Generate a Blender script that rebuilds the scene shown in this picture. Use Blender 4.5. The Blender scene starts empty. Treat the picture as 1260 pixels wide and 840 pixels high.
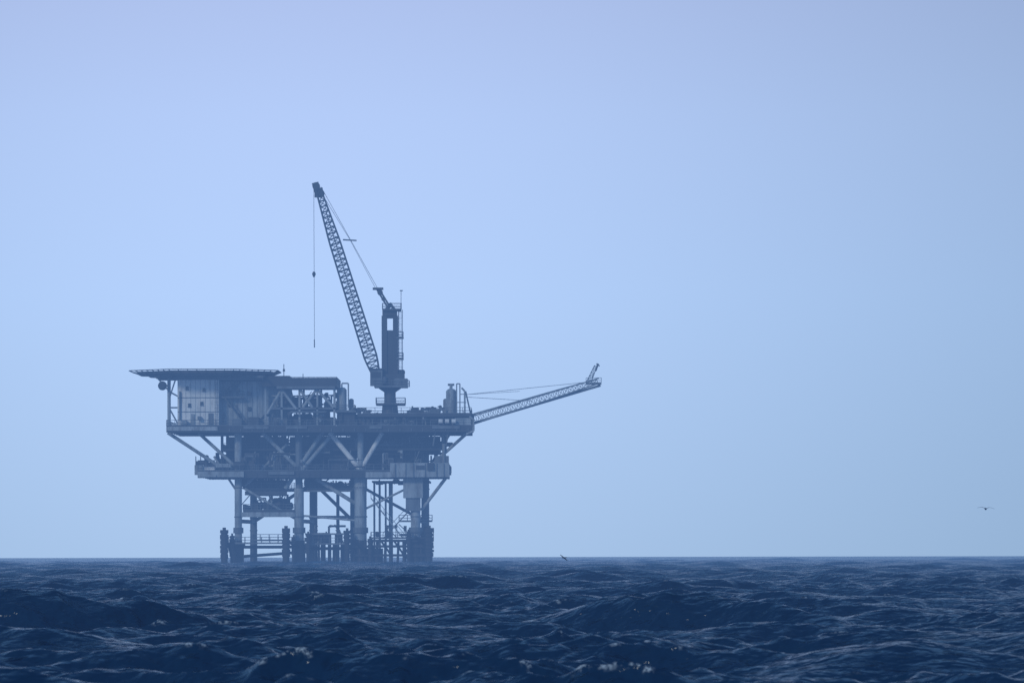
import bpy, math, random
import numpy as np
from mathutils import Vector, Matrix
random.seed(7); rng=np.random.default_rng(23)
sc=bpy.context.scene
CAMH=2.0; S=0.16; HY=680.0
# ------------------------------------------------------------ materials
def new_mat(n):
    m=bpy.data.materials.new(n); m.use_nodes=True
    nt=m.node_tree; b=nt.nodes['Principled BSDF']; return m,nt,b
def paint(name,c1,c2,rust=(0.10,0.06,0.045),rustamt=0.35,rough=0.6,scale=0.5):
    m,nt,b=new_mat(name); N=nt.nodes; L=nt.links
    tc=N.new('ShaderNodeTexCoord'); mp=N.new('ShaderNodeMapping'); mp.inputs['Scale'].default_value=(scale,scale,scale*0.25)
    L.new(tc.outputs['Object'],mp.inputs[0])
    n1=N.new('ShaderNodeTexNoise'); n1.inputs['Scale'].default_value=1.0; n1.inputs['Detail'].default_value=6
    L.new(mp.outputs[0],n1.inputs['Vector'])
    r1=N.new('ShaderNodeValToRGB'); r1.color_ramp.elements[0].position=0.35; r1.color_ramp.elements[1].position=0.65
    r1.color_ramp.elements[0].color=(*c1,1); r1.color_ramp.elements[1].color=(*c2,1)
    L.new(n1.outputs['Fac'],r1.inputs[0])
    n2=N.new('ShaderNodeTexNoise'); n2.inputs['Scale'].default_value=2.3; n2.inputs['Detail'].default_value=8; n2.inputs['Roughness'].default_value=0.7
    L.new(mp.outputs[0],n2.inputs['Vector'])
    r2=N.new('ShaderNodeValToRGB'); r2.color_ramp.elements[0].position=0.48; r2.color_ramp.elements[1].position=0.64
    r2.color_ramp.elements[0].color=(0,0,0,1); r2.color_ramp.elements[1].color=(rustamt,rustamt,rustamt,1)
    L.new(n2.outputs['Fac'],r2.inputs[0])
    mx=N.new('ShaderNodeMixRGB'); mx.inputs[2].default_value=(*rust,1)
    L.new(r2.outputs[0],mx.inputs[0]); L.new(r1.outputs[0],mx.inputs[1]); L.new(mx.outputs[0],b.inputs['Base Color'])
    b.inputs['Roughness'].default_value=rough
    return m
MATS=[paint('white_paint',(0.62,0.70,0.74),(0.78,0.84,0.87),rust=(.26,.25,.24),rustamt=0.5),
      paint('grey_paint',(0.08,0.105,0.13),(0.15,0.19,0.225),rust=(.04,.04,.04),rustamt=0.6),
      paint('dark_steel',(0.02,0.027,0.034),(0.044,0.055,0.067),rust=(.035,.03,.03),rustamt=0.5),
      paint('wet_fouled_steel',(0.006,0.007,0.009),(0.014,0.016,0.019),rust=(0.012,0.013,0.012),rustamt=0.7,rough=0.5),
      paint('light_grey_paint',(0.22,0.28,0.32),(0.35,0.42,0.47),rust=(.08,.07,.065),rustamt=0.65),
      paint('window_glass',(0.02,0.022,0.025),(0.03,0.03,0.035),rustamt=0.0,rough=0.15)]
WHITE,GREY,DARK,WET,LIGHT,GLASS=range(6)
# ------------------------------------------------------------ mesh builder
def V(px,py,d): return Vector(((px-630)*S,1000+d,CAMH+(HY-py)*S))
class MB:
    def __init__(s): s.v=[];s.f=[];s.m=[]
    def _add(s,vs,fs,mat):
        o=len(s.v); s.v+= [tuple(x) for x in vs]
        for f in fs: s.f.append(tuple(i+o for i in f)); s.m.append(mat)
    def boxw(s,a,b,mat=GREY):
        x0,x1=sorted((a[0],b[0]));y0,y1=sorted((a[1],b[1]));z0,z1=sorted((a[2],b[2]))
        vs=[(x0,y0,z0),(x1,y0,z0),(x1,y1,z0),(x0,y1,z0),(x0,y0,z1),(x1,y0,z1),(x1,y1,z1),(x0,y1,z1)]
        s._add(vs,[(0,3,2,1),(4,5,6,7),(0,1,5,4),(1,2,6,5),(2,3,7,6),(3,0,4,7)],mat)
    def box(s,px0,px1,py0,py1,d0,d1,mat=GREY): s.boxw(V(px0,py1,d0),V(px1,py0,d1),mat)
    def tubew(s,p,q,r,mat=GREY,n=10,r2=None):
        p=Vector(p);q=Vector(q);d=q-p
        if d.length<1e-5: return
        d.normalize(); u=d.orthogonal().normalized(); w=d.cross(u)
        r2=r if r2 is None else r2
        vs=[];
        for c,rr in ((p,r),(q,r2)):
            for i in range(n):
                a=2*math.pi*i/n; vs.append(c+u*math.cos(a)*rr+w*math.sin(a)*rr)
        fs=[(i,(i+1)%n,n+(i+1)%n,n+i) for i in range(n)]+[tuple(range(n-1,-1,-1)),tuple(range(n,2*n))]
        s._add(vs,fs,mat)
    def tube(s,a,b,r,mat=GREY,n=10,r2=None): s.tubew(V(*a),V(*b),r,mat,n,r2)
    def path(s,pts,r,mat=GREY,n=6):
        for a,b in zip(pts,pts[1:]): s.tube(a,b,r,mat,n)
    def vessel(s,a,b,r,mat=WHITE,n=16):
        p=V(*a);q=V(*b);d=(q-p).normalized()
        s.tubew(p,q,r,mat,n); s.tubew(q,q+d*r*0.4,r,mat,n,r*0.65); s.tubew(q+d*r*0.4,q+d*r*0.55,r*0.65,mat,n,r*0.1)
        s.tubew(p,p-d*r*0.4,r,mat,n,r*0.65)
    def rail(s,a,b,mat=GREY,h=1.15,r=0.05,step=1.6):
        p=V(*a);q=V(*b);L=(q-p).length;k=max(1,int(L/step));up=Vector((0,0,1))
        for i in range(k+1):
            c=p.lerp(q,i/k); s.tubew(c,c+up*h,r,mat,5)
        for t in (0.5,1.0): s.tubew(p+up*h*t,q+up*h*t,r,mat,5)
        s.tubew(p+up*0.08,q+up*0.08,0.08,mat,4)
    def railrect(s,px0,px1,py,d0,d1,mat=GREY,h=1.15):
        s.rail((px0,py,d0),(px1,py,d0),mat,h);s.rail((px0,py,d1),(px1,py,d1),mat,h)
        s.rail((px0,py,d0),(px0,py,d1),mat,h);s.rail((px1,py,d0),(px1,py,d1),mat,h)
    def lattice(s,p0,p1,prof,n,side,rc=0.12,rb=0.06,mat=GREY,depth=1.0):
        p0=Vector(p0);p1=Vector(p1);ax=(p1-p0).normalized();side=Vector(side);nrm=ax.cross(side).normalized()
        def wd(t):
            for (t0,a0,b0),(t1,a1,b1) in zip(prof,prof[1:]):
                if t<=t1+1e-9:
                    k=(t-t0)/(t1-t0); return a0+(a1-a0)*k,b0+(b1-b0)*k
            return prof[-1][1],prof[-1][2]
        C=[]
        for i in range(n+1):
            t=i/n;c=p0.lerp(p1,t);w,dd=wd(t)
            C.append([c+nrm*w/2*sx+side*dd/2*sy for sx,sy in((-1,-1),(1,-1),(1,1),(-1,1))])
        for i in range(n):
            for k in range(4):
                s.tubew(C[i][k],C[i+1][k],rc,mat,6)
                j=(k+1)%4
                if i%2==0: s.tubew(C[i][k],C[i+1][j],rb,mat,5)
                else: s.tubew(C[i][j],C[i+1][k],rb,mat,5)
                s.tubew(C[i][k],C[i][j],rb,mat,5)
        for k in range(4): s.tubew(C[n][k],C[n][(k+1)%4],rb,mat,5)
        return C
    def stair(s,a,b,w=0.9,mat=GREY):
        p=V(*a);q=V(*b)
        for o in (0,w):
            ov=Vector((0,o,0)); s.tubew(p+ov,q+ov,0.12,mat,6)
            s.tubew(p+ov+Vector((0,0,1.1)),q+ov+Vector((0,0,1.1)),0.05,mat,5)
            k=max(2,int((q-p).length/1.8))
            for i in range(k+1):
                c=p.lerp(q,i/k)+ov; s.tubew(c,c+Vector((0,0,1.1)),0.045,mat,5)
        n=max(2,int(abs(q.z-p.z)/0.24))
        for i in range(n):
            c=p.lerp(q,(i+.5)/n); s.boxw(c+Vector((-.14,0.02,-.02)),c+Vector((.14,w-0.02,.02)),mat)
    def ladder(s,px,d,py0,py1,mat=GREY,cage=True):
        a=V(px,py1,d);b=V(px,py0,d)
        for o in(-.22,.22): s.tubew(a+Vector((o,0,0)),b+Vector((o,0,0)),.04,mat,5)
        z=a.z
        while z<b.z:
            s.tubew((a.x-.22,a.y,z),(a.x+.22,a.y,z),.025,mat,4); z+=.35
        if cage:
            z=a.z+2
            while z<b.z:
                pts=[Vector((a.x+.4*math.cos(t),a.y-.1-.7*math.sin(t),z)) for t in np.linspace(0,math.pi,6)]
                for u,w in zip(pts,pts[1:]): s.tubew(u,w,.03,mat,4)
                z+=1.2
    def clutter(s,px0,px1,py0,py1,d0,d1,n,mats=(GREY,DARK,LIGHT,GREY),seed=0,floor=True):
        R=random.Random(seed)
        H=py1-py0;W=px1-px0
        for _ in range(n):
            k=R.random();x=R.uniform(px0,px1);d=R.uniform(d0,d1);m=R.choice(mats)
            if k<0.25: # skid with machine
                w=R.uniform(4,13);h=R.uniform(0.18,0.6)*H;dd=R.uniform(1,3)
                s.box(x-w/2,x+w/2,py1-h,py1,d,d+dd,m)
                s.box(x-w/2-.5,x+w/2+.5,py1-1.4,py1-.02,d-.15,d+dd+.15,DARK)
                if R.random()<.6: s.tube((x,py1-h,d+.5),(x,py1-h-R.uniform(2,6),d+.5),.15,m,8)
                for i in range(3):
                    xx=x-w/2+w*(i+.5)/3; s.box(xx-.35,xx+.35,py1-h-.4,py1-1.5,d-.08,d-.004,DARK if m!=DARK else GREY)
            elif k<0.42:
                y=R.uniform(py0+H*.05,py1-H*.1);L=R.uniform(12,50);x1=min(px1,x+L);r=R.uniform(.08,.25)
                s.tube((x,y,d),(x1,y,d),r,m,8)
                s.tube((x,y,d),(x,R.uniform(y,py1),d),r,m,8); s.tube((x1,y,d),(x1,R.uniform(py0,y),d),r,m,8)
                xx=x+2
                while xx<x1: s.tube((xx,y,d),(xx+.9,y,d),r*1.5,m,8); xx+=R.uniform(6,14)
            elif k<0.60:
                y0=R.uniform(py0,py0+H*.5);y1=R.uniform(y0+H*.3,py1);r=R.uniform(.07,.28)
                s.tube((x,y0,d),(x,min(y1,py1),d),r,m,8)
                yy=R.uniform(y0,min(y1,py1)); s.tube((x,yy,d),(x,yy,d-.6),.07,m,6); s.tube((x,yy,d-.6),(x,yy,d-.68),.35,DARK,10)
                s.tube((x,y0,d),(x+R.uniform(-6,6),y0,d+R.uniform(0,2)),r,m,8)
            elif k<0.72:
                w=R.uniform(8,20);r=R.uniform(.35,.9);py=py1-r/S-3
                if py-r/S<py0: continue
                s.vessel((x-w/2,py,d),(x+w/2,py,d),r,m)
                for o in(-.3,.3): s.box(x+w*o-.6,x+w*o+.6,py,py1,d-r*.5,d+r*.5,DARK)
            elif k<0.80:
                r=R.uniform(.3,.7);h=R.uniform(.4,.8)*H
                s.vessel((x,py1-2,d),(x,py1-h,d),r,m)
            elif k<0.9:
                s.tube((x,py0,d),(x+R.uniform(-20,20),py1,d),R.uniform(.08,.16),m,6)
            else:
                w=R.uniform(3,7);h=R.uniform(.2,.4)*H;y=R.uniform(py0,py1-h)
                s.box(x,x+w,y,y+h,d,d+.4,m); s.box(x+.4,x+w-.4,y+.5,y+h-.5,d-.06,d-.004,DARK)
                s.tube((x+w/2,y+h,d+.2),(x+w/2,py1,d+.2),.08,DARK,6)
    def out(s,name,parent,loc=None,smooth=False):
        me=bpy.data.meshes.new(name); me.from_pydata(s.v,[],s.f); 
        for m in MATS: me.materials.append(m)
        me.polygons.foreach_set('material_index',s.m); me.update()
        o=bpy.data.objects.new(name,me); sc.collection.objects.link(o); o.parent=parent
        return o
def empty(n):
    e=bpy.data.objects.new(n,None); sc.collection.objects.link(e); return e
rig=empty('offshore_oil_platform')
# ------------------------------------------------------------ jacket legs
b=MB()
def leg(px,d,r,top,mat=WHITE,bot=720,wet=664):
    b.tube((px,top,d),(px,wet,d),r,mat,18); b.tube((px,wet-.01,d),(px,bot,d),r*1.04,WET,18)
    for y in (598,634,650): 
        if y>top: b.tube((px,y,d),(px,y+1.6,d),r*1.12,GREY,18)
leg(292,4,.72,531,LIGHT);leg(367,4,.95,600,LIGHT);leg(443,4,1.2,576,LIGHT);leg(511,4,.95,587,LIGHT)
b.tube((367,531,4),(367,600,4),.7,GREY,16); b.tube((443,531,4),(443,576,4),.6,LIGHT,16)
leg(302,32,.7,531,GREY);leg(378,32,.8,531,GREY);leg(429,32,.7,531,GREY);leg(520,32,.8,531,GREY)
b.tube((412,600,18),(412,700,18),.33,GREY,12); b.tube((478,590,20),(478,700,20),.42,LIGHT,12)
b.tube((465,590,14),(465,700,14),.22,GREY,10); b.tube((458,590,16),(458,700,16),.2,GREY,10)
b.tube((471,590,24),(471,700,24),.2,GREY,10)
b.box(496,520,584,612,2.2,6.2,LIGHT); b.box(499,517,612,628,2.6,5.6,GREY); b.box(494,522,582,585,2,6.4,LIGHT)
for x,r in((292,1.0),(367,1.25),(443,1.5),(511,1.3)):
    b.tube((x,648,4),(x,655,4),r,GREY,16)
W=[((405,531,4),(442,576,4),.5),((470,531,4),(445,574,4),.45),((443,585,4),(443,600,4),1.35),
   ((300,597,5),(352,545,5),.28),((398,528,4),(350,600,4),.42),((388,588,4),(436,618,4),.4),((292,606,4),(262,560,4),.22),
   ((206,531,2),(268,572,4),.35),((243,531,4),(290,574,4),.33),((322,531,4),(366,575,4),.4),((410,531,4),(370,578,4),.4),
   ((576,531,3),(541,562,4),.32),((548,588,3),(518,627,4),.33),((552,531,20),(530,566,20),.25),
   ((443,628,4),(500,600,5),.22),((367,640,4),(300,600,4),.25),((470,533,20),(500,578,20),.35),((530,533,20),(500,578,20),.35),
   ((292,640,4),(302,640,32),.4),((367,640,4),(378,640,32),.4),((443,640,4),(429,640,32),.4),((511,640,4),(520,640,32),.4),
   ((302,640,32),(378,590,32),.35),((429,640,32),(378,590,32),.35),((429,590,32),(520,640,32),.3)]
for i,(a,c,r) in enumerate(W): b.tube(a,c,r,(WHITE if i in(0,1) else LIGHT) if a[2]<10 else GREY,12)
b.box(296,362,629,635,3.2,4.8,LIGHT); b.box(296,362,629,633,30,31.5,LIGHT)
b.tube((367,633,4),(443,640,4),.2,LIGHT,10)
b.tube((378,634,32),(429,634,32),.3,LIGHT,10)
b.out('jacket_legs',rig)
# ------------------------------------------------------------ boat landing, fenders
b=MB()
def fender(x,d,r,y0,y1=700,lean=0):
    b.tube((x,y0,d),(x+lean,y1,d),r,WET,12)
    y=y0
    R=random.Random(int(x))
    while y<682:
        h=R.uniform(3,6); b.tube((x,y,d),(x,y+h,d),r*R.uniform(1.15,1.55),WET,12); y+=h+R.uniform(.6,2)
    b.tube((x,y0-3,d),(x,y0,d),r*.5,WET,8)
fender(276,0,.68,651);fender(352,0,.68,649);fender(528,0,.68,649);fender(379,1,.4,656);fender(427,1,.5,652);fender(503,2,.4,655);fender(455,2,.35,662)
fender(284,5,.4,658);fender(360,6,.4,660);fender(520,6,.45,656)
for (a,c) in (((284,664),(295,684)),((276,668),(300,670)),((352,664),(367,672)),((436,664),(455,684)),((511,660),(528,672))):
    b.tube((a[0],a[1],1),(c[0],c[1],3),.35,WET,10)
for x in (292,367,443,511): b.tube((x,668,4),(x,705,4),1.25 if x!=292 else 1.1,WET,16)
b.tube((283,668,1),(290,700,2),.6,WET,10)
def walk(x0,x1,y,d0,d1,m=GREY):
    b.box(x0,x1,y,y+1.3,d0,d1,m); b.railrect(x0,x1,y,d0,d1,m)
walk(280,362,667,1.5,4.0,GREY); walk(374,425,668,2,5,GREY); walk(456,533,661,1.5,5.5,DARK)
walk(300,345,663,28,31,GREY)
for x in range(384,426,7): b.tube((x,655,6),(x,700,6),.22,WET,8)
b.box(374,425,655,657,5.5,7,GREY)
for x in (433,440,449,457,464,474,481,490,497,506,517,523): b.tube((x,663,3),(x+random.uniform(-2,2),700,3),random.uniform(.2,.4),WET,8)
b.box(430,533,670,673,2.4,3.6,WET); b.box(430,533,681,684,2.4,3.6,WET); b.box(452,533,663,666,2.0,5.0,WET)
b.box(430,470,674,700,6,9,WET)
for x in range(436,530,16): b.tube((x,664,2.5),(x+14,684,2.5),.2,WET,8)
for x in (384,392,401,407,418): b.tube((x,668,20),(x,700,20),.35,WET,8)
b.box(282,362,671,672.5,28,29,WET)
b.tube((292,672,4),(367,672,4),.3,WET,8);b.tube((367,674,4),(443,674,4),.3,WET,8);b.tube((292,684,4),(367,678,32),.3,WET,8)
b.stair((496,662,3),(456,612,3),1.0,LIGHT); b.stair((470,662,8),(500,630,8),1.0,GREY)
b.box(490,531,640,641.3,7,10,GREY); b.railrect(490,531,640,7,10,GREY)
b.clutter(458,528,644,661,4,9,14,(GREY,DARK,DARK),seed=5)
b.clutter(380,424,644,668,5,12,10,(GREY,DARK),seed=6)
b.out('boat_landing',rig)
# ------------------------------------------------------------ decks
b=MB()
b.box(205,581,523,526.5,0,38,DARK)
b.box(205,581,526.5,531,0,.4,DARK); b.box(206,580,526.5,530.5,37,37.5,DARK)
for d in (4,10,17,24,31): b.box(207,579,526.5,531,d,d+.4,DARK)
for x in range(212,580,14): b.box(x,x+1,526.6,530,-.15,37,GREY)
b.box(205,268,524,529,-.3,-.16,LIGHT)
for x0,x1 in ((300,331),(352,378),(455,470),(532,566)): b.box(x0,x1,523.5,527,-.3,-.16,GREY)
b.railrect(205,581,523,.2,37.8,GREY)
b.box(243,553,578,581,1,34,DARK); b.box(243,553,581,587,1,1.4,DARK)
b.box(243,300,579,586,.6,.84,LIGHT); b.box(450,480,580,587,.6,.84,LIGHT); b.box(330,362,579,583,.6,.84,GREY)
for d in (6,13,20,27,33): b.box(245,551,581,586,d,d+.4,DARK)
for x in range(250,550,13): b.box(x,x+1.2,581.2,586.2,.85,33,DARK)
b.railrect(243,553,578,1.2,33.8,GREY)
b.box(480,553,569,586.5,.2,.8,LIGHT)
for x,w in ((486,1),(499,.6),(508,1.4),(523,.6),(537,1),(546,.7)): b.box(x,x+w,569.5,586,-.02,.196,GREY)
b.box(512,524,572,577,.0,.19,DARK); b.box(526,534,569.2,578,-.3,.19,DARK)
b.box(300,432,600,602,5,30,DARK); b.box(300,352,603,608,4.5,5,DARK); b.railrect(300,432,600,5.2,29.5,GREY)
b.box(376,432,602,604,4.6,5.1,GREY)
b.box(298,362,626.5,628.8,3.2,30,DARK); b.railrect(298,362,626.5,3.4,29.8,GREY)
b.box(270,540,551,553,6,30,DARK); b.railrect(270,540,551,6.2,29.8,GREY)
b.box(456,528,590,592,10,28,DARK)
for x in (270,292,330,367,405,443,480,511,545):
    b.box(x-1.6,x+1.6,531,578,9.7,10.3,LIGHT if x%2 else GREY); b.box(x-1.6,x+1.6,531,578,29,30,GREY)
b.box(205,209,460,524,3,3.6,LIGHT)
b.out('decks',rig)
# ------------------------------------------------------------ process equipment
b=MB()
b.clutter(272,548,532,551,6,28,170,(GREY,DARK,DARK,DARK,GREY,LIGHT),seed=1)
b.clutter(250,545,553,578,4,28,170,(GREY,DARK,DARK,DARK,LIGHT),seed=2)
b.clutter(262,545,554,578,1.8,6,26,(LIGHT,GREY,DARK,DARK),seed=12)
b.clutter(302,350,606,627,5,26,46,(DARK,GREY,DARK,LIGHT),seed=3)
b.clutter(300,350,584,600,6,26,30,(DARK,GREY),seed=4)
b.clutter(380,430,586,600,6,26,26,(DARK,GREY,LIGHT),seed=8)
b.clutter(458,526,588,594,12,26,12,(DARK,GREY),seed=9)
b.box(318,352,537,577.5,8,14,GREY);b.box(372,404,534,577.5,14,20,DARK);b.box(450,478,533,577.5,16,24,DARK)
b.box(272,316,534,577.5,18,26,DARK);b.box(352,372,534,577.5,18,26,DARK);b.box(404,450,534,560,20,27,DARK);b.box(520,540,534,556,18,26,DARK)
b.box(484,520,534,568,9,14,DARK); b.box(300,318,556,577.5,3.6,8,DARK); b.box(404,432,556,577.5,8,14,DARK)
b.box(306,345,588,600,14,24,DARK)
for x in range(320,351,4): b.box(x,x+.6,538,577,7.8,7.996,DARK)
for x in range(486,519,4): b.box(x,x+.6,535,567,8.8,8.996,GREY)
b.tube((243,566,2),(243,580,2),.35,DARK,10); b.tube((243,568,2),(251,568,2),.5,DARK,10); b.box(239,249,571,583,1.5,4,LIGHT)
b.box(249,264,573,578,2,5,WHITE); b.box(249,266,583,586,.3,.59,LIGHT)
for x in (240,246): b.tube((x,560,3),(x,572,3),.1,GREY,6)
b.box(535,552,560,568.5,3,7,GREY); b.tube((546,545,3),(546,569,3),.3,LIGHT,10)
b.out('process_equipment',rig)
# ------------------------------------------------------------ top deck equipment
b=MB()
b.box(322,414,470,474,2,26,DARK); b.box(322,414,463.5,470,2.3,2.7,DARK); b.box(322,356,461,470,3,14,DARK)
b.railrect(356,414,470,2.4,25.5,GREY); 
b.box(340,412,474,477,2,2.5,GREY)
for x in (326,346,368,390,411): b.box(x-1.2,x+1.2,474,523,3,3.5,LIGHT); b.box(x-1.2,x+1.2,474,523,24,24.5,GREY)
for a,c in (((368,477),(384,500)),((390,477),(372,500)),((390,478),(410,500)),((346,478),(328,508)),((346,478),(364,502))):
    b.tube((a[0],a[1],3.2),(c[0],c[1],3.2),.28,LIGHT,8)
b.box(330,412,500,502.5,3,22,GREY)
b.clutter(326,412,480,500,4,22,44,(GREY,DARK,DARK,LIGHT),seed=21)
b.clutter(324,440,503,523,1.5,24,80,(GREY,DARK,DARK,LIGHT),seed=22)
b.box(330,352,486,499.5,6,12,DARK);b.box(330,352,503,522.5,6,12,GREY);b.box(384,404,503,522.5,6,12,DARK);b.box(358,380,506,522.5,14,20,DARK);b.box(336,366,486,499.5,16,20,DARK)
b.tube((348,446,6),(348,462,6),.08,DARK,6); b.box(346.8,349.4,452,455,5.8,6.3,DARK)
b.tube((372,458,5),(372,470,5),.07,DARK,6)
for x,h in ((382,462),(396,464),(405,463)): b.tube((x,h,10),(x,470,10),.2,GREY,8); b.box(x-2,x+3,466,470,9,12,DARK)
b.vessel((420,504,5),(420,478,5),.95,LIGHT); b.path([(420,476,5),(420,470,5),(428,470,5),(428,500,5)],.14,LIGHT,8)
b.vessel((431,506,8),(431,490,8),.5,LIGHT); b.railrect(413,436,504,3.5,11,GREY)
b.ladder(413.5,4.6,476,504,GREY)
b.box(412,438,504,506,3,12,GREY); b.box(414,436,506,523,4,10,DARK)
b.vessel((555,512,5),(555,480,5),1.0,LIGHT); b.tube((555,478,5),(555,472,5),.3,LIGHT,8); b.tube((551,472,5),(559,472,5),.22,GREY,8)
b.path([(562,515,4),(562,471,4),(566,471,4),(566,515,4)],.12,LIGHT,8); b.path([(572,518,4),(572,480,4),(568,476,4)],.18,LIGHT,8)
b.path([(566,484,4),(574,484,4)],.08,GREY,6); b.path([(562,494,4),(574,494,4)],.08,GREY,6)
b.vessel((548,514,9),(548,490,9),.5,LIGHT); b.ladder(560,4,478,514,GREY)
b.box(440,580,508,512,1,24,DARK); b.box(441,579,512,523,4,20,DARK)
for x in range(446,578,11): b.box(x,x+1.4,512,523,2.6,3.3,LIGHT if (x//11)%2 else GREY)
b.clutter(442,578,512.5,523,1.2,3.4,30,(GREY,DARK,DARK,LIGHT),seed=23)
b.railrect(440,580,508,1.2,23.8,GREY)
b.clutter(502,546,498,508,3,16,18,(GREY,DARK,DARK,LIGHT),seed=24)
b.box(505,521,503,508,4,9,DARK); b.box(528,541,502,508,4,8,GREY)
b.clutter(436,462,498,508,3,16,8,(GREY,DARK,LIGHT),seed=25)
b.box(560,580,514,522.5,.2,2,LIGHT); b.path([(578,512,0),(583,516,0),(583,530,0),(574,534,0)],.2,LIGHT,8)
for x in (540,548,556): b.tube((x,518,-.6),(x+5,518,-.6),.45,WHITE,12)
for x in (536,552): b.tube((x,530,1),(x-3,548,1),.15,GREY,8)
b.out('top_deck_equipment',rig)
# ------------------------------------------------------------ living quarters
b=MB()
b.box(218,269,466,521.5,2,16,WHITE); b.box(269.02,322,467.5,521.5,4.5,16,LIGHT)
b.box(216,324,464,466,1.6,16.5,GREY); b.box(214,326,521.5,523,1.4,17,GREY)
b.tube((322,470,10.2),(322,521.5,10.2),5.6,LIGHT,32)
b.box(218,269,487.5,488.4,1.9,1.996,GREY);b.box(218,269,505,505.8,1.9,1.996,GREY)
for x in range(222,269,6): b.box(x,x+.35,466.3,521.3,1.95,1.997,LIGHT)
for x in range(273,320,6): b.box(x,x+.4,468,521.3,4.4,4.497,GREY)
for x,y in ((228,474),(249,476),(231,495),(246,493)): b.box(x,x+3.5,y,y+4,1.8,1.93,GLASS); b.box(x-.5,x+4,y+4,y+4.6,1.7,1.99,GREY)
b.box(256,262,507,521.4,1.8,1.93,GREY); b.box(234,239,508,521.4,1.8,1.93,LIGHT)
for x,y in ((276,476),(290,476),(280,494),(304,480),(304,499),(292,507)): b.box(x,x+4,y,y+5,4.2,4.38,GLASS)
b.box(243,247,511,515,.9,1.99,GREY); b.tube((221,516,1.6),(221,480,1.6),.15,GREY,8)
b.stair((300,521,3),(276,488,3),.9,GREY); b.box(270,300,487,488.3,2.8,4.4,GREY); b.rail((270,487,2.9),(300,487,2.9),GREY)
b.stair((276,487,3.2),(298,466,3.2),.9,GREY)
b.box(305,318,512,521.4,2,4.4,DARK); b.box(287,297,514,521.4,1.8,4,GREY); b.box(222,230,516,521.4,.6,1.8,LIGHT)
b.ladder(266,1.6,466,521,GREY)
b.out('living_quarters',rig)
# ------------------------------------------------------------ helideck
b=MB()
def octo(cx0,cx1,d0,d1,y0,y1,mat,c=.28):
    w=cx1-cx0;D=d1-d0
    pts=[(cx0+w*c,d0),(cx1-w*c,d0),(cx1,d0+D*c),(cx1,d1-D*c),(cx1-w*c,d1),(cx0+w*c,d1),(cx0,d1-D*c),(cx0,d0+D*c)]
    vs=[V(x,y1,d) for x,d in pts]+[V(x,y0,d) for x,d in pts]
    b._add(vs,[tuple(range(7,-1,-1)),tuple(range(8,16))]+[(i,(i+1)%8,8+(i+1)%8,8+i) for i in range(8)],mat); return pts
p=octo(168,334,-4,22,455.5,459,DARK)
q=octo(180,324,-2,20,459.02,461,GREY)
w0=[(158+ (x-168)*(342-158)/(334-168), -5.6+(d+4)*(29.2/26)) for x,d in p]
for i in range(8):
    j=(i+1)%8
    b.tube((w0[i][0],454.5,w0[i][1]),(w0[j][0],454.5,w0[j][1]),.09,DARK,6)
    for k in range(7):
        t=k/7
        a=(p[i][0]+(p[j][0]-p[i][0])*t,458,p[i][1]+(p[j][1]-p[i][1])*t); c=(w0[i][0]+(w0[j][0]-w0[i][0])*t,454.5,w0[i][1]+(w0[j][1]-w0[i][1])*t)
        b.tube(a,c,.07,DARK,5)
    b.tube(((p[i][0]+w0[i][0])/2,456.3,(p[i][1]+w0[i][1])/2),((p[j][0]+w0[j][0])/2,456.3,(p[j][1]+w0[j][1])/2),.05,DARK,5)
for d in (1,6,11,16): b.box(190,326,461,463.8,d,d+.35,GREY)
for x in range(196,326,16): b.box(x,x+1.2,461,463.5,-1,18,DARK)
for x in (224,245,266,287,308): b.box(x,x+1.2,463,466,3,3.3,DARK)
b.tube((192,462,2),(206,478,2),.16,LIGHT,8); b.tube((207,462,3),(207,523,3),.3,LIGHT,10); b.tube((217,462,1.2),(207,490,3),.14,GREY,8)
b.tube((326,462,4),(340,470,4),.15,GREY,8)
b.tube((207,500,3),(218,500,3),.15,GREY,8); b.tube((207,480,3),(218,486,3),.15,GREY,8); b.tube((207,500,3),(218,520,3),.15,GREY,8)
b.tube((199,473,1.5),(199,473,3.0),.75,DARK,16,.9); b.tube((199,473,3),(207,473,3),.15,DARK,8); b.tube((199,473,1.4),(199,473,1.5),.6,GLASS,16)
b.out('helideck',rig)
# ------------------------------------------------------------ flare boom
b=MB()
p0=V(580,515,6);p1=V(736,468,6)
C=b.lattice(p0,p1,[(0,1.9,2.2),(.7,1.3,1.6),(1,.9,1.0)],26,(0,1,0),.13,.06,LIGHT)
for i in range(26):
    a=C[i];c=C[i+1]
    lo=min((0,1),key=lambda k:a[k].z)
    x0=a[lo];x1=c[lo]
    b._add([x0,x1,x1+Vector((0,1.0,0)),x0+Vector((0,1.0,0))],[(0,1,2,3)],GREY)
b.tube((580,511,6),(738,464,6),.12,LIGHT,8)
b.tube((580,520,6),(740,473,6),.24,LIGHT,8)
b.tube((573,484,6),(722,469,6),.05,GREY,5); b.tube((573,487,6),(655,492,6),.05,GREY,5); b.tube((573,484,6),(640,480,6),.04,GREY,5)
b.lattice(V(725,470,6),V(734,449,6),[(0,.9,.8),(1,.5,.5)],5,(0,1,0),.08,.045,GREY)
b.tube((734,455,6),(737,446,6),.18,DARK,8); b.tube((730,462,6),(737,449,6),.08,GREY,6)
b.box(722,741,470,472,5.2,6.8,GREY); b.rail((722,470,5.2),(741,470,5.2),GREY,1.0)
b.tube((735,446,6),(739,449,6),.12,DARK,8)
b.box(577,583,508,524,4.6,7.4,GREY)
b.tube((573,480,6),(580,512,6),.15,GREY,8)
b.out('flare_boom',rig)
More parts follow.
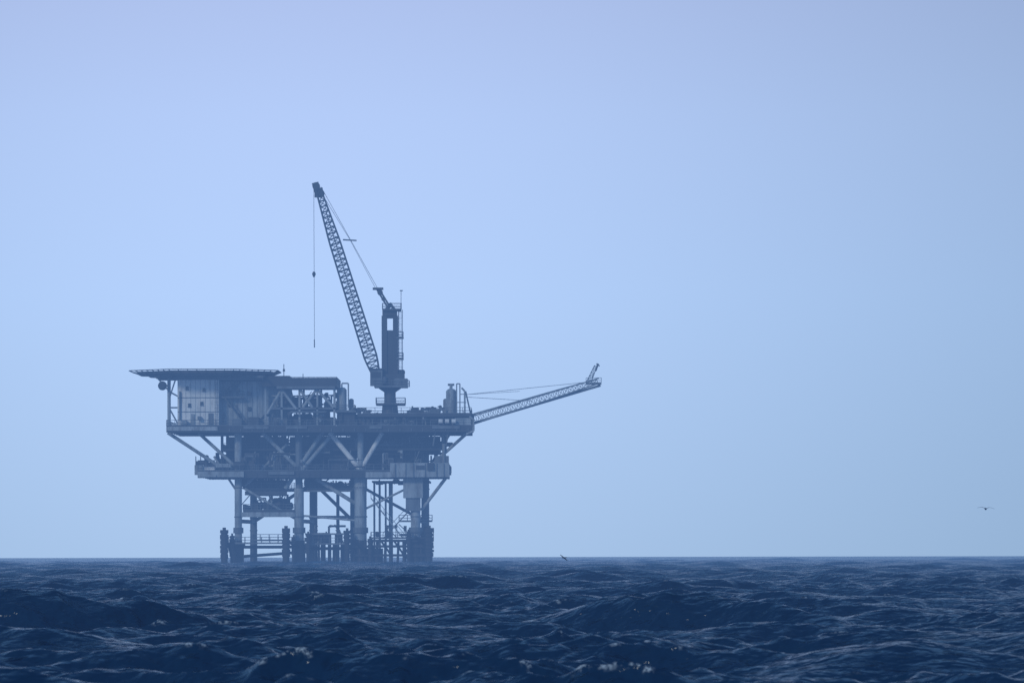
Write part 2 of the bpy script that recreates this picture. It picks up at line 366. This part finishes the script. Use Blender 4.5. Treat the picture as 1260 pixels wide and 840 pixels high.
# ------------------------------------------------------------ crane
crane=empty('pedestal_crane')
b=MB()
D=8
b.tube((479,523,D),(479,496,D),1.9,DARK,20,1.5); b.tube((479,496,D),(479,476,D),1.15,DARK,20); 
b.tube((479,478,D),(479,474,D),1.5,DARK,20,2.4)
b.box(462,498,495,497,D-3,D+3,DARK); b.railrect(462,498,495,D-2.9,D+2.9,GREY)
b.box(460,501,473.5,475,D-3.2,D+3.2,GREY); b.railrect(460,503,473.5,D-3.1,D+3.1,GREY)
for x in (466,492): b.tube((x,475,D),(479,484,D),.2,DARK,8)
b.out('pedestal',crane)
b=MB()
b.box(455,470,453,473,D-2.8,D-.4,GREY); b.box(456.5,468,456,463,D-2.9,D-2.802,GLASS); b.box(454.5,471,451.5,453,D-3,D-.2,DARK)
b.box(468,497,458,473.4,D-1.8,D+2.8,DARK); b.box(484,501,464,473.4,D-2.6,D+2.6,GREY)
b.vessel((486,456,D),(496,456,D),.55,DARK)
b.tube((472,470,D-2.2),(472,462,D-2.2),.5,GREY,10)
b.out('crane_cab',crane)
b=MB()
b.box(469,475.6,386,458,D-1.2,D+1.2,DARK); b.box(483,489,386,458,D-1.2,D+1.2,DARK)
b.box(475.6,483,404,458,D-.9,D+.9,DARK); b.box(475.6,483,384,389,D-1.0,D+1.0,DARK); b.box(470,488,380,386,D-1.3,D+1.3,DARK)
b.box(470,493,378,380,D-2,D+2,DARK); b.railrect(470,493,378,D-1.9,D+1.9,GREY)
for y in (405,431): b.box(487,496,y+8,y+9.2,D-1.6,D+1.6,GREY); b.railrect(488,495.5,y+8,D-1.5,D+1.5,GREY)
b.ladder(492,D-1.0,378,462,GREY)
for x in (489.5,494.5): b.tube((x,378,D+1),(x,470,D+1),.07,GREY,6)
b.tube((493,354,D),(493,372,D),.06,GREY,6); b.box(491.5,495,354,355.5,D-.1,D+.1,GREY); b.tube((493,378,D),(493,370,D),.12,GREY,6)
b.tube((474,380,D),(479,372,D),.4,DARK,10); b.tube((485,378,D),(479,370,D),.25,DARK,8)
b.tube((480,376,D-.5),(466,353,D-.5),.18,DARK,8);b.tube((478,378,D+.5),(463,353,D+.5),.18,DARK,8)
b.box(458,471,351,353.6,D-.8,D+.8,DARK); b.tube((467,357,D-.6),(467,357,D+.6),.55,DARK,14); b.tube((471,365,D-.4),(471,365,D+.4),.4,DARK,12)
b.out('king_post',crane)
b=MB()
foot=V(461,456,D);tip=V(391,230,D)
C=b.lattice(foot,tip,[(0,1.6,2.6),(.08,2.5,2.4),(.72,2.1,2.0),(1,1.0,1.2)],34,(0,1,0),.17,.09,DARK)
b.tubew(foot+Vector((0,-1.3,0)),foot+Vector((0,1.3,0)),.35,DARK,10)
# boom catwalk between the lower chords
for i in range(4,30):
    a=C[i];c=C[i+1]; o=Vector((.12,.7,0))
    b.tubew((a[0]+a[1])*.5+o,(c[0]+c[1])*.5+o,.1,DARK,5)
b.box(386,396,227,239,D-.5,D+.5,DARK); b.tube((388,225,D-.6),(388,225,D+.6),.75,DARK,16); b.tube((394,234,D-.6),(394,234,D+.6),.7,DARK,16)
b.tube((383,223,D),(391,221,D),.25,DARK,8)
b.tube((384,224,D),(387,234,D),.15,DARK,8)
b.tube((385,226,D),(385.5,424,D),.045,DARK,5)
b.tube((385,331,D),(385,334,D),.2,DARK,8,.38); b.tube((385,334,D),(385,338,D),.38,DARK,8,.12)
b.tube((385.4,415,D),(385.5,425,D),.1,DARK,8)
b.tube((421,291.5,D),(438,292.5,D),.14,DARK,6)
for o in (-.6,.6):
    b.tube((394,226,D+o),(464,352,D+o),.045,DARK,5)
    b.tube((396,236,D+o),(430,292,D+o),.04,DARK,5); b.tube((430,292,D+o),(462,353,D+o),.04,DARK,5)
b.out('crane_boom',crane)
# ------------------------------------------------------------ seabirds
mb,nt,bs=new_mat('bird_plumage'); 
n=nt.nodes.new('ShaderNodeTexNoise'); n.inputs['Scale'].default_value=6
r=nt.nodes.new('ShaderNodeValToRGB'); r.color_ramp.elements[0].color=(0.03,0.028,0.025,1); r.color_ramp.elements[1].color=(0.12,0.11,0.10,1)
nt.links.new(n.outputs['Fac'],r.inputs[0]); nt.links.new(r.outputs[0],bs.inputs['Base Color']); bs.inputs['Roughness'].default_value=.8
def bird(name,loc,rot,scale,dihedral):
    vs=[];fs=[]
    def loft(rings,cap=True):
        o=len(vs);n=len(rings[0])
        for R in rings: vs.extend(R)
        for i in range(len(rings)-1):
            for k in range(n): fs.append((o+i*n+k,o+i*n+(k+1)%n,o+(i+1)*n+(k+1)%n,o+(i+1)*n+k))
        if cap: fs.append(tuple(o+k for k in range(n-1,-1,-1))); fs.append(tuple(o+(len(rings)-1)*n+k for k in range(n)))
    def ring(y,z,rx,rz,n=12): return [(rx*math.cos(2*math.pi*k/n),y,z+rz*math.sin(2*math.pi*k/n)) for k in range(n)]
    loft([ring(.50,.02,.09,.01),ring(.38,.02,.07,.02),ring(.30,.01,.05,.04),ring(.15,0,.10,.09),ring(-.05,-.01,.125,.11),ring(-.22,0,.10,.09),
          ring(-.32,.05,.055,.06),ring(-.38,.09,.045,.05),ring(-.45,.11,.055,.055),ring(-.52,.10,.04,.04),ring(-.56,.08,.022,.025),ring(-.72,.04,.015,.018),ring(-.84,.02,.006,.006)])
    for s in (-1,1):
        secs=[]
        for t,yo,ch in ((0,-.14,.34),(.12,-.18,.34),(.3,-.24,.31),(.45,-.26,.29),(.6,-.2,.26),(.8,-.10,.2),(.93,-.02,.12),(1,.05,.03)):
            x=s*(.05+t*1.0); z=.05+dihedral*(math.sin(min(t,.45)/.45*math.pi/2)*.35-max(0,t-.45)*.55)
            th_=.028*(1-t)+.006
            secs.append([(x,yo,z),(x,yo+ch*.3,z+th_),(x,yo+ch*.7,z+th_*.6),(x,yo+ch,z-.01),(x,yo+ch*.6,z-th_*.3),(x,yo+ch*.25,z-th_*.6)])
        loft(secs)
    me=bpy.data.meshes.new(name); me.from_pydata(vs,[],fs); me.materials.append(mb)
    me.polygons.foreach_set('use_smooth',[True]*len(me.polygons))
    o=bpy.data.objects.new(name,me); sc.collection.objects.link(o); o.location=loc;o.rotation_euler=rot;o.scale=(scale,)*3
def at(px,py,r): return ((px-630)*.00016*r,r,CAMH+(HY-py)*.00016*r)
bird('flying_seabird',at(1213,627,520),(0,math.radians(3),math.radians(-15)),.9,.42)
bird('flying_seabird',at(694,686,340),(0,math.radians(28),math.radians(50)),.42,-.3)
# ------------------------------------------------------------ sea
def geo(a,b_,q): 
    n=int(math.log(b_/a)/q)+1; return list(np.geomspace(a,b_,n)[:-1])
rr=np.array(geo(4,60,.03)+geo(60,330,.0012)+geo(330,1300,.0018)+geo(1300,8000,.004)+[8000.])
th=list(np.arange(0,.125,.00036)); st=.00036
while th[-1]<math.pi:
    st=min(st*1.2,.06); th.append(th[-1]+st)
th=np.array(th[:-1]+[math.pi]); th=np.concatenate([-th[::-1],th[1:]])
nr,nc=len(rr),len(th)
R,T=np.meshgrid(rr.astype(np.float64),th,indexing='ij')
X=(R*np.sin(T)); Y=(R*np.cos(T))
spR=np.gradient(rr)[:,None]; spT=np.gradient(th)[None,:]*rr[:,None]
SP=np.maximum(spR*np.ones_like(R),spT).astype(np.float32)
Zs=np.zeros_like(X,dtype=np.float32);DX=np.zeros_like(Zs);DY=np.zeros_like(Zs);J=np.zeros_like(Zs)
comps=[]
for i in range(6):  comps.append((rng.uniform(18,40),rng.uniform(.05,.09),rng.normal(0,.25)+.15,0))
for i in range(40):
    lam=math.exp(rng.uniform(math.log(3.0),math.log(12))); comps.append((lam,.040*lam/(2*math.pi),rng.normal(-.1,.42),3))
for i in range(64):
    lam=math.exp(rng.uniform(math.log(.9),math.log(3.0))); comps.append((lam,.037*lam/(2*math.pi),rng.normal(0,.7),1))
for i in range(60):
    lam=math.exp(rng.uniform(math.log(.28),math.log(.9))); comps.append((lam,.032*lam/(2*math.pi),rng.normal(0,1.1),2))
G=np.zeros_like(Zs)
for i in range(14):
    lam=rng.uniform(5,25);k=2*math.pi/lam;a=rng.uniform(0,6.283)
    G+=np.cos(np.mod(k*(math.cos(a)*X+math.sin(a)*Y)+rng.uniform(0,6.28),2*math.pi)).astype(np.float32)
G=np.clip(1+.17*G,.35,1.4)
Q=(1-.65*np.exp(-((X-4.6)/5.5)**2-((Y-122)/8)**2)-.4*np.exp(-((X+10.5)/5)**2-((Y-124)/7)**2)).astype(np.float32)
for lam,a,ang,kind in comps:
    k=2*math.pi/lam; dx,dy=math.sin(ang),-math.cos(ang); ph=rng.uniform(0,6.283)
    rmax=nr
    bad=np.nonzero(lam/(2.6*spR[:,0])-1<=0)[0]; bad=bad[rr[bad]>60]
    if len(bad): rmax=bad[0]
    if rmax<2: continue
    sl_=slice(0,rmax)
    f=np.clip(lam/(2.6*SP[sl_])-1,0,1)
    P=(np.mod(k*(dx*X[sl_]+dy*Y[sl_])+ph,2*math.pi)).astype(np.float32)
    c=np.cos(P);s=np.sin(P); A=f*a
    if kind in(1,2): A=A*G[sl_]
    if kind in(0,3): A=A*Q[sl_]
    Zs[sl_]+=A*c; DX[sl_]-=.85*A*dx*s; DY[sl_]-=.85*A*dy*s; J[sl_]+=A*k*c
def swell(cx,cy,lx,ly,h,skew):
    global Zs
    u=(X-cx)/lx; v=(Y-cy-skew*(X-cx))/ly
    env=np.exp(-np.abs(u)**2.4)
    prof=np.where(v<0,np.exp(-(v*1.5)**2),np.exp(-(v*.7)**2))-.35*np.exp(-((v+1.9)/1.1)**2)
    Zs+=(h*env*prof).astype(np.float32)
swell(4.6,124,4.0,1.9,1.0,-.7)
swell(-10.5,126,4.4,1.9,.75,.4)
swell(-6.0,165,4.5,2.4,.35,-.1)
near=np.clip(1-np.maximum(0,60-R)/60,.3,1)
Xf=X+DX*near;Yf=Y+DY*near;Zf=Zs*near-(R**2)/(2*6371000*1.0)
co=np.empty((nr*nc,3),dtype=np.float32); co[:,0]=Xf.ravel();co[:,1]=Yf.ravel();co[:,2]=Zf.ravel()
i0=(np.arange(nr-1)[:,None]*nc+np.arange(nc-1)[None,:]).ravel()
quads=np.stack([i0,i0+1,i0+nc+1,i0+nc],1)[:, ::-1].astype(np.int32)
me=bpy.data.meshes.new('sea'); me.vertices.add(nr*nc); me.vertices.foreach_set('co',co.ravel())
nf=len(quads); me.loops.add(nf*4); me.loops.foreach_set('vertex_index',quads.ravel())
me.polygons.add(nf); me.polygons.foreach_set('loop_start',np.arange(0,nf*4,4,dtype=np.int32)); me.polygons.foreach_set('loop_total',np.full(nf,4,dtype=np.int32))
me.update(calc_edges=True)
me.polygons.foreach_set('use_smooth',np.ones(nf,dtype=bool))
if me.polygons[nf//2].normal.z<0: me.flip_normals()
at_=me.attributes.new('foam','FLOAT','POINT')
i1,i2=rr.searchsorted(70),rr.searchsorted(300)
thr=np.percentile(J[i1:i2],99.8)
foam=np.clip((J-thr)/.10,0,1)*np.clip((Zs-.2)/.2,0,1); at_.data.foreach_set('value',foam.ravel().astype(np.float32))
sea=bpy.data.objects.new('sea',me); sc.collection.objects.link(sea)
m,nt,bs=new_mat('sea_water'); N=nt.nodes;L=nt.links
tc=N.new('ShaderNodeTexCoord')
def noise(scale,detail,sx=1,sy=1,rough=.55):
    mp=N.new('ShaderNodeMapping'); mp.inputs['Scale'].default_value=(sx,sy,1); L.new(tc.outputs['Object'],mp.inputs[0])
    n=N.new('ShaderNodeTexNoise'); n.inputs['Scale'].default_value=scale;n.inputs['Detail'].default_value=detail;n.inputs['Roughness'].default_value=rough
    L.new(mp.outputs[0],n.inputs['Vector']); return n
n1=noise(2.2,2.5,.8,1.1,.5)
bp=N.new('ShaderNodeBump'); bp.inputs['Strength'].default_value=1.0; bp.inputs['Distance'].default_value=.32
L.new(n1.outputs['Fac'],bp.inputs['Height'])
# water body (upwelling light) + surface reflection; a wind-roughened sea never reaches
# mirror reflectance at grazing angles, so the Fresnel term levels off
wb=N.new('ShaderNodeBsdfDiffuse'); wb.inputs['Color'].default_value=(0.006,0.038,0.102,1); L.new(bp.outputs[0],wb.inputs['Normal'])
gl=N.new('ShaderNodeBsdfGlossy'); gl.inputs['Roughness'].default_value=.12; gl.inputs['Color'].default_value=(.93,1,1,1); L.new(bp.outputs[0],gl.inputs['Normal'])
fr=N.new('ShaderNodeFresnel'); fr.inputs['IOR'].default_value=1.333; L.new(bp.outputs[0],fr.inputs['Normal'])
fm=N.new('ShaderNodeMapRange'); fm.inputs['From Min'].default_value=0.02; fm.inputs['From Max'].default_value=.75; fm.inputs['To Min'].default_value=0.01; fm.inputs['To Max'].default_value=.60
L.new(fr.outputs[0],fm.inputs['Value'])
wm=N.new('ShaderNodeMixShader'); L.new(fm.outputs[0],wm.inputs[0]); L.new(wb.outputs[0],wm.inputs[1]); L.new(gl.outputs[0],wm.inputs[2])
N.remove(bs)
fo=N.new('ShaderNodeAttribute'); fo.attribute_name='foam'
nf_=noise(8,8,1,1,.75)
mr=N.new('ShaderNodeMapRange'); mr.inputs['From Min'].default_value=.48;mr.inputs['From Max'].default_value=.60
L.new(nf_.outputs['Fac'],mr.inputs['Value'])
mu=N.new('ShaderNodeMath');mu.operation='MULTIPLY';L.new(fo.outputs['Fac'],mu.inputs[0]);L.new(mr.outputs[0],mu.inputs[1])
fb=N.new('ShaderNodeBsdfDiffuse'); fb.inputs['Color'].default_value=(.66,.80,.88,1)
ms=N.new('ShaderNodeMixShader'); L.new(mu.outputs[0],ms.inputs[0]);L.new(wm.outputs[0],ms.inputs[1]);L.new(fb.outputs[0],ms.inputs[2])
L.new(ms.outputs[0],N['Material Output'].inputs['Surface'])
me.materials.append(m)
# ------------------------------------------------------------ haze box: absorbs, and its own glow stands in for scattered skylight
hz=MB(); hz.boxw((-2500,-200,-40),(2500,1350,170))
me=bpy.data.meshes.new('sea_haze_glow'); me.from_pydata(hz.v,[],hz.f); ho=bpy.data.objects.new('sea_haze_glow',me); sc.collection.objects.link(ho)
m=bpy.data.materials.new('haze_glow_volume'); m.use_nodes=True; nt=m.node_tree; N=nt.nodes; 
for n in list(N): N.remove(n)
out=N.new('ShaderNodeOutputMaterial'); va=N.new('ShaderNodeVolumeAbsorption'); em=N.new('ShaderNodeEmission'); ad=N.new('ShaderNodeAddShader')
sig=(.00012,.00019,.00030); mxs=max(sig)*1.0001
va.inputs['Density'].default_value=mxs; va.inputs['Color'].default_value=(1-sig[0]/mxs,1-sig[1]/mxs,1-sig[2]/mxs,1)
Lh=(.40,.575,.87)
k=.001
em.inputs['Strength'].default_value=k; em.inputs['Color'].default_value=tuple(Lh[i]*sig[i]/k for i in range(3))+(1,)
nt.links.new(va.outputs[0],ad.inputs[0]);nt.links.new(em.outputs[0],ad.inputs[1]);nt.links.new(ad.outputs[0],out.inputs['Volume'])
me.materials.append(m)
# ------------------------------------------------------------ world
w=bpy.data.worlds.new('World'); sc.world=w; w.use_nodes=True; nt=w.node_tree;N=nt.nodes;L=nt.links
bg=N['Background']
SE,SR=math.radians(26),math.radians(-148)
sky=N.new('ShaderNodeTexSky'); sky.sky_type='NISHITA'; sky.sun_disc=False; sky.sun_elevation=SE; sky.sun_rotation=SR; sky.dust_density=2; sky.ozone_density=3
tc=N.new('ShaderNodeTexCoord'); sp=N.new('ShaderNodeSeparateXYZ'); L.new(tc.outputs['Generated'],sp.inputs[0])
sky_s=N.new('ShaderNodeMixRGB'); sky_s.blend_type='MULTIPLY'; sky_s.inputs[0].default_value=1; sky_s.inputs[2].default_value=(.018,.036,.06,1)
L.new(sky.outputs[0],sky_s.inputs[1])
rmp=N.new('ShaderNodeValToRGB'); cr=rmp.color_ramp
stops=[(0,(.385,.545,.79)),(.05,(.43,.605,.95)),(.085,(.44,.58,.93)),(.12,(.42,.50,.81)),(.25,(.09,.20,.42)),(.5,(.04,.12,.31)),(1,(.02,.08,.23))]
cr.elements[0].position=0;cr.elements[0].color=(*stops[0][1],1);cr.elements[1].position=1;cr.elements[1].color=(*stops[-1][1],1)
for p_,c_ in stops[1:-1]: e=cr.elements.new(p_);e.color=(*c_,1)
L.new(sp.outputs['Z'],rmp.inputs[0])
dot=N.new('ShaderNodeVectorMath');dot.operation='DISTANCE'; dot.inputs[1].default_value=Vector((-.045,1,.05)).normalized(); L.new(tc.outputs['Generated'],dot.inputs[0])
g=N.new('ShaderNodeValToRGB'); g.color_ramp.interpolation='EASE'
g.color_ramp.elements[0].position=0;g.color_ramp.elements[0].color=(1.09,1.09,1.09,1);g.color_ramp.elements[1].position=.22;g.color_ramp.elements[1].color=(.65,.68,.63,1)
L.new(dot.outputs['Value'],g.inputs[0])
mm=N.new('ShaderNodeMixRGB');mm.blend_type='MULTIPLY';mm.inputs[0].default_value=1;L.new(rmp.outputs[0],mm.inputs[1]);L.new(g.outputs[0],mm.inputs[2])
mf=N.new('ShaderNodeMapRange');mf.inputs['From Min'].default_value=.12;mf.inputs['From Max'].default_value=.8;mf.inputs['To Min'].default_value=0;mf.inputs['To Max'].default_value=.5
L.new(sp.outputs['Z'],mf.inputs['Value'])
mx=N.new('ShaderNodeMixRGB'); L.new(mf.outputs[0],mx.inputs[0]);L.new(mm.outputs[0],mx.inputs[1]);L.new(sky_s.outputs[0],mx.inputs[2])
mul=N.new('ShaderNodeVectorMath');mul.operation='SCALE';mul.inputs['Scale'].default_value=10;L.new(mx.outputs[0],mul.inputs[0])
L.new(mul.outputs[0],bg.inputs['Color']); bg.inputs['Strength'].default_value=.1
sl=bpy.data.lights.new('sun','SUN'); sl.energy=.8; sl.angle=math.radians(10); sl.color=(.98,.99,.97)
so=bpy.data.objects.new('sun',sl); sc.collection.objects.link(so)
az=SR; dirv=Vector((math.sin(az)*math.cos(SE),math.cos(az)*math.cos(SE),math.sin(SE)))
so.rotation_euler=dirv.to_track_quat('Z','Y').to_euler(); so.location=(-100,-50,200)
# ------------------------------------------------------------ camera
cd=bpy.data.cameras.new('camera'); cam=bpy.data.objects.new('camera',cd); sc.collection.objects.link(cam); sc.camera=cam
cam.location=(0,0,CAMH); cam.rotation_euler=(math.radians(90),math.radians(.11),0)
cd.sensor_width=36; cd.lens=36*1000/201.6; cd.shift_y=(HY-420)/1260; cd.clip_start=.5; cd.clip_end=20000
cd.dof.use_dof=True; cd.dof.focus_distance=330; cd.dof.aperture_fstop=5
sc.view_settings.view_transform='Standard'; sc.view_settings.look='None'; sc.view_settings.exposure=0
print('sea',nr,nc)
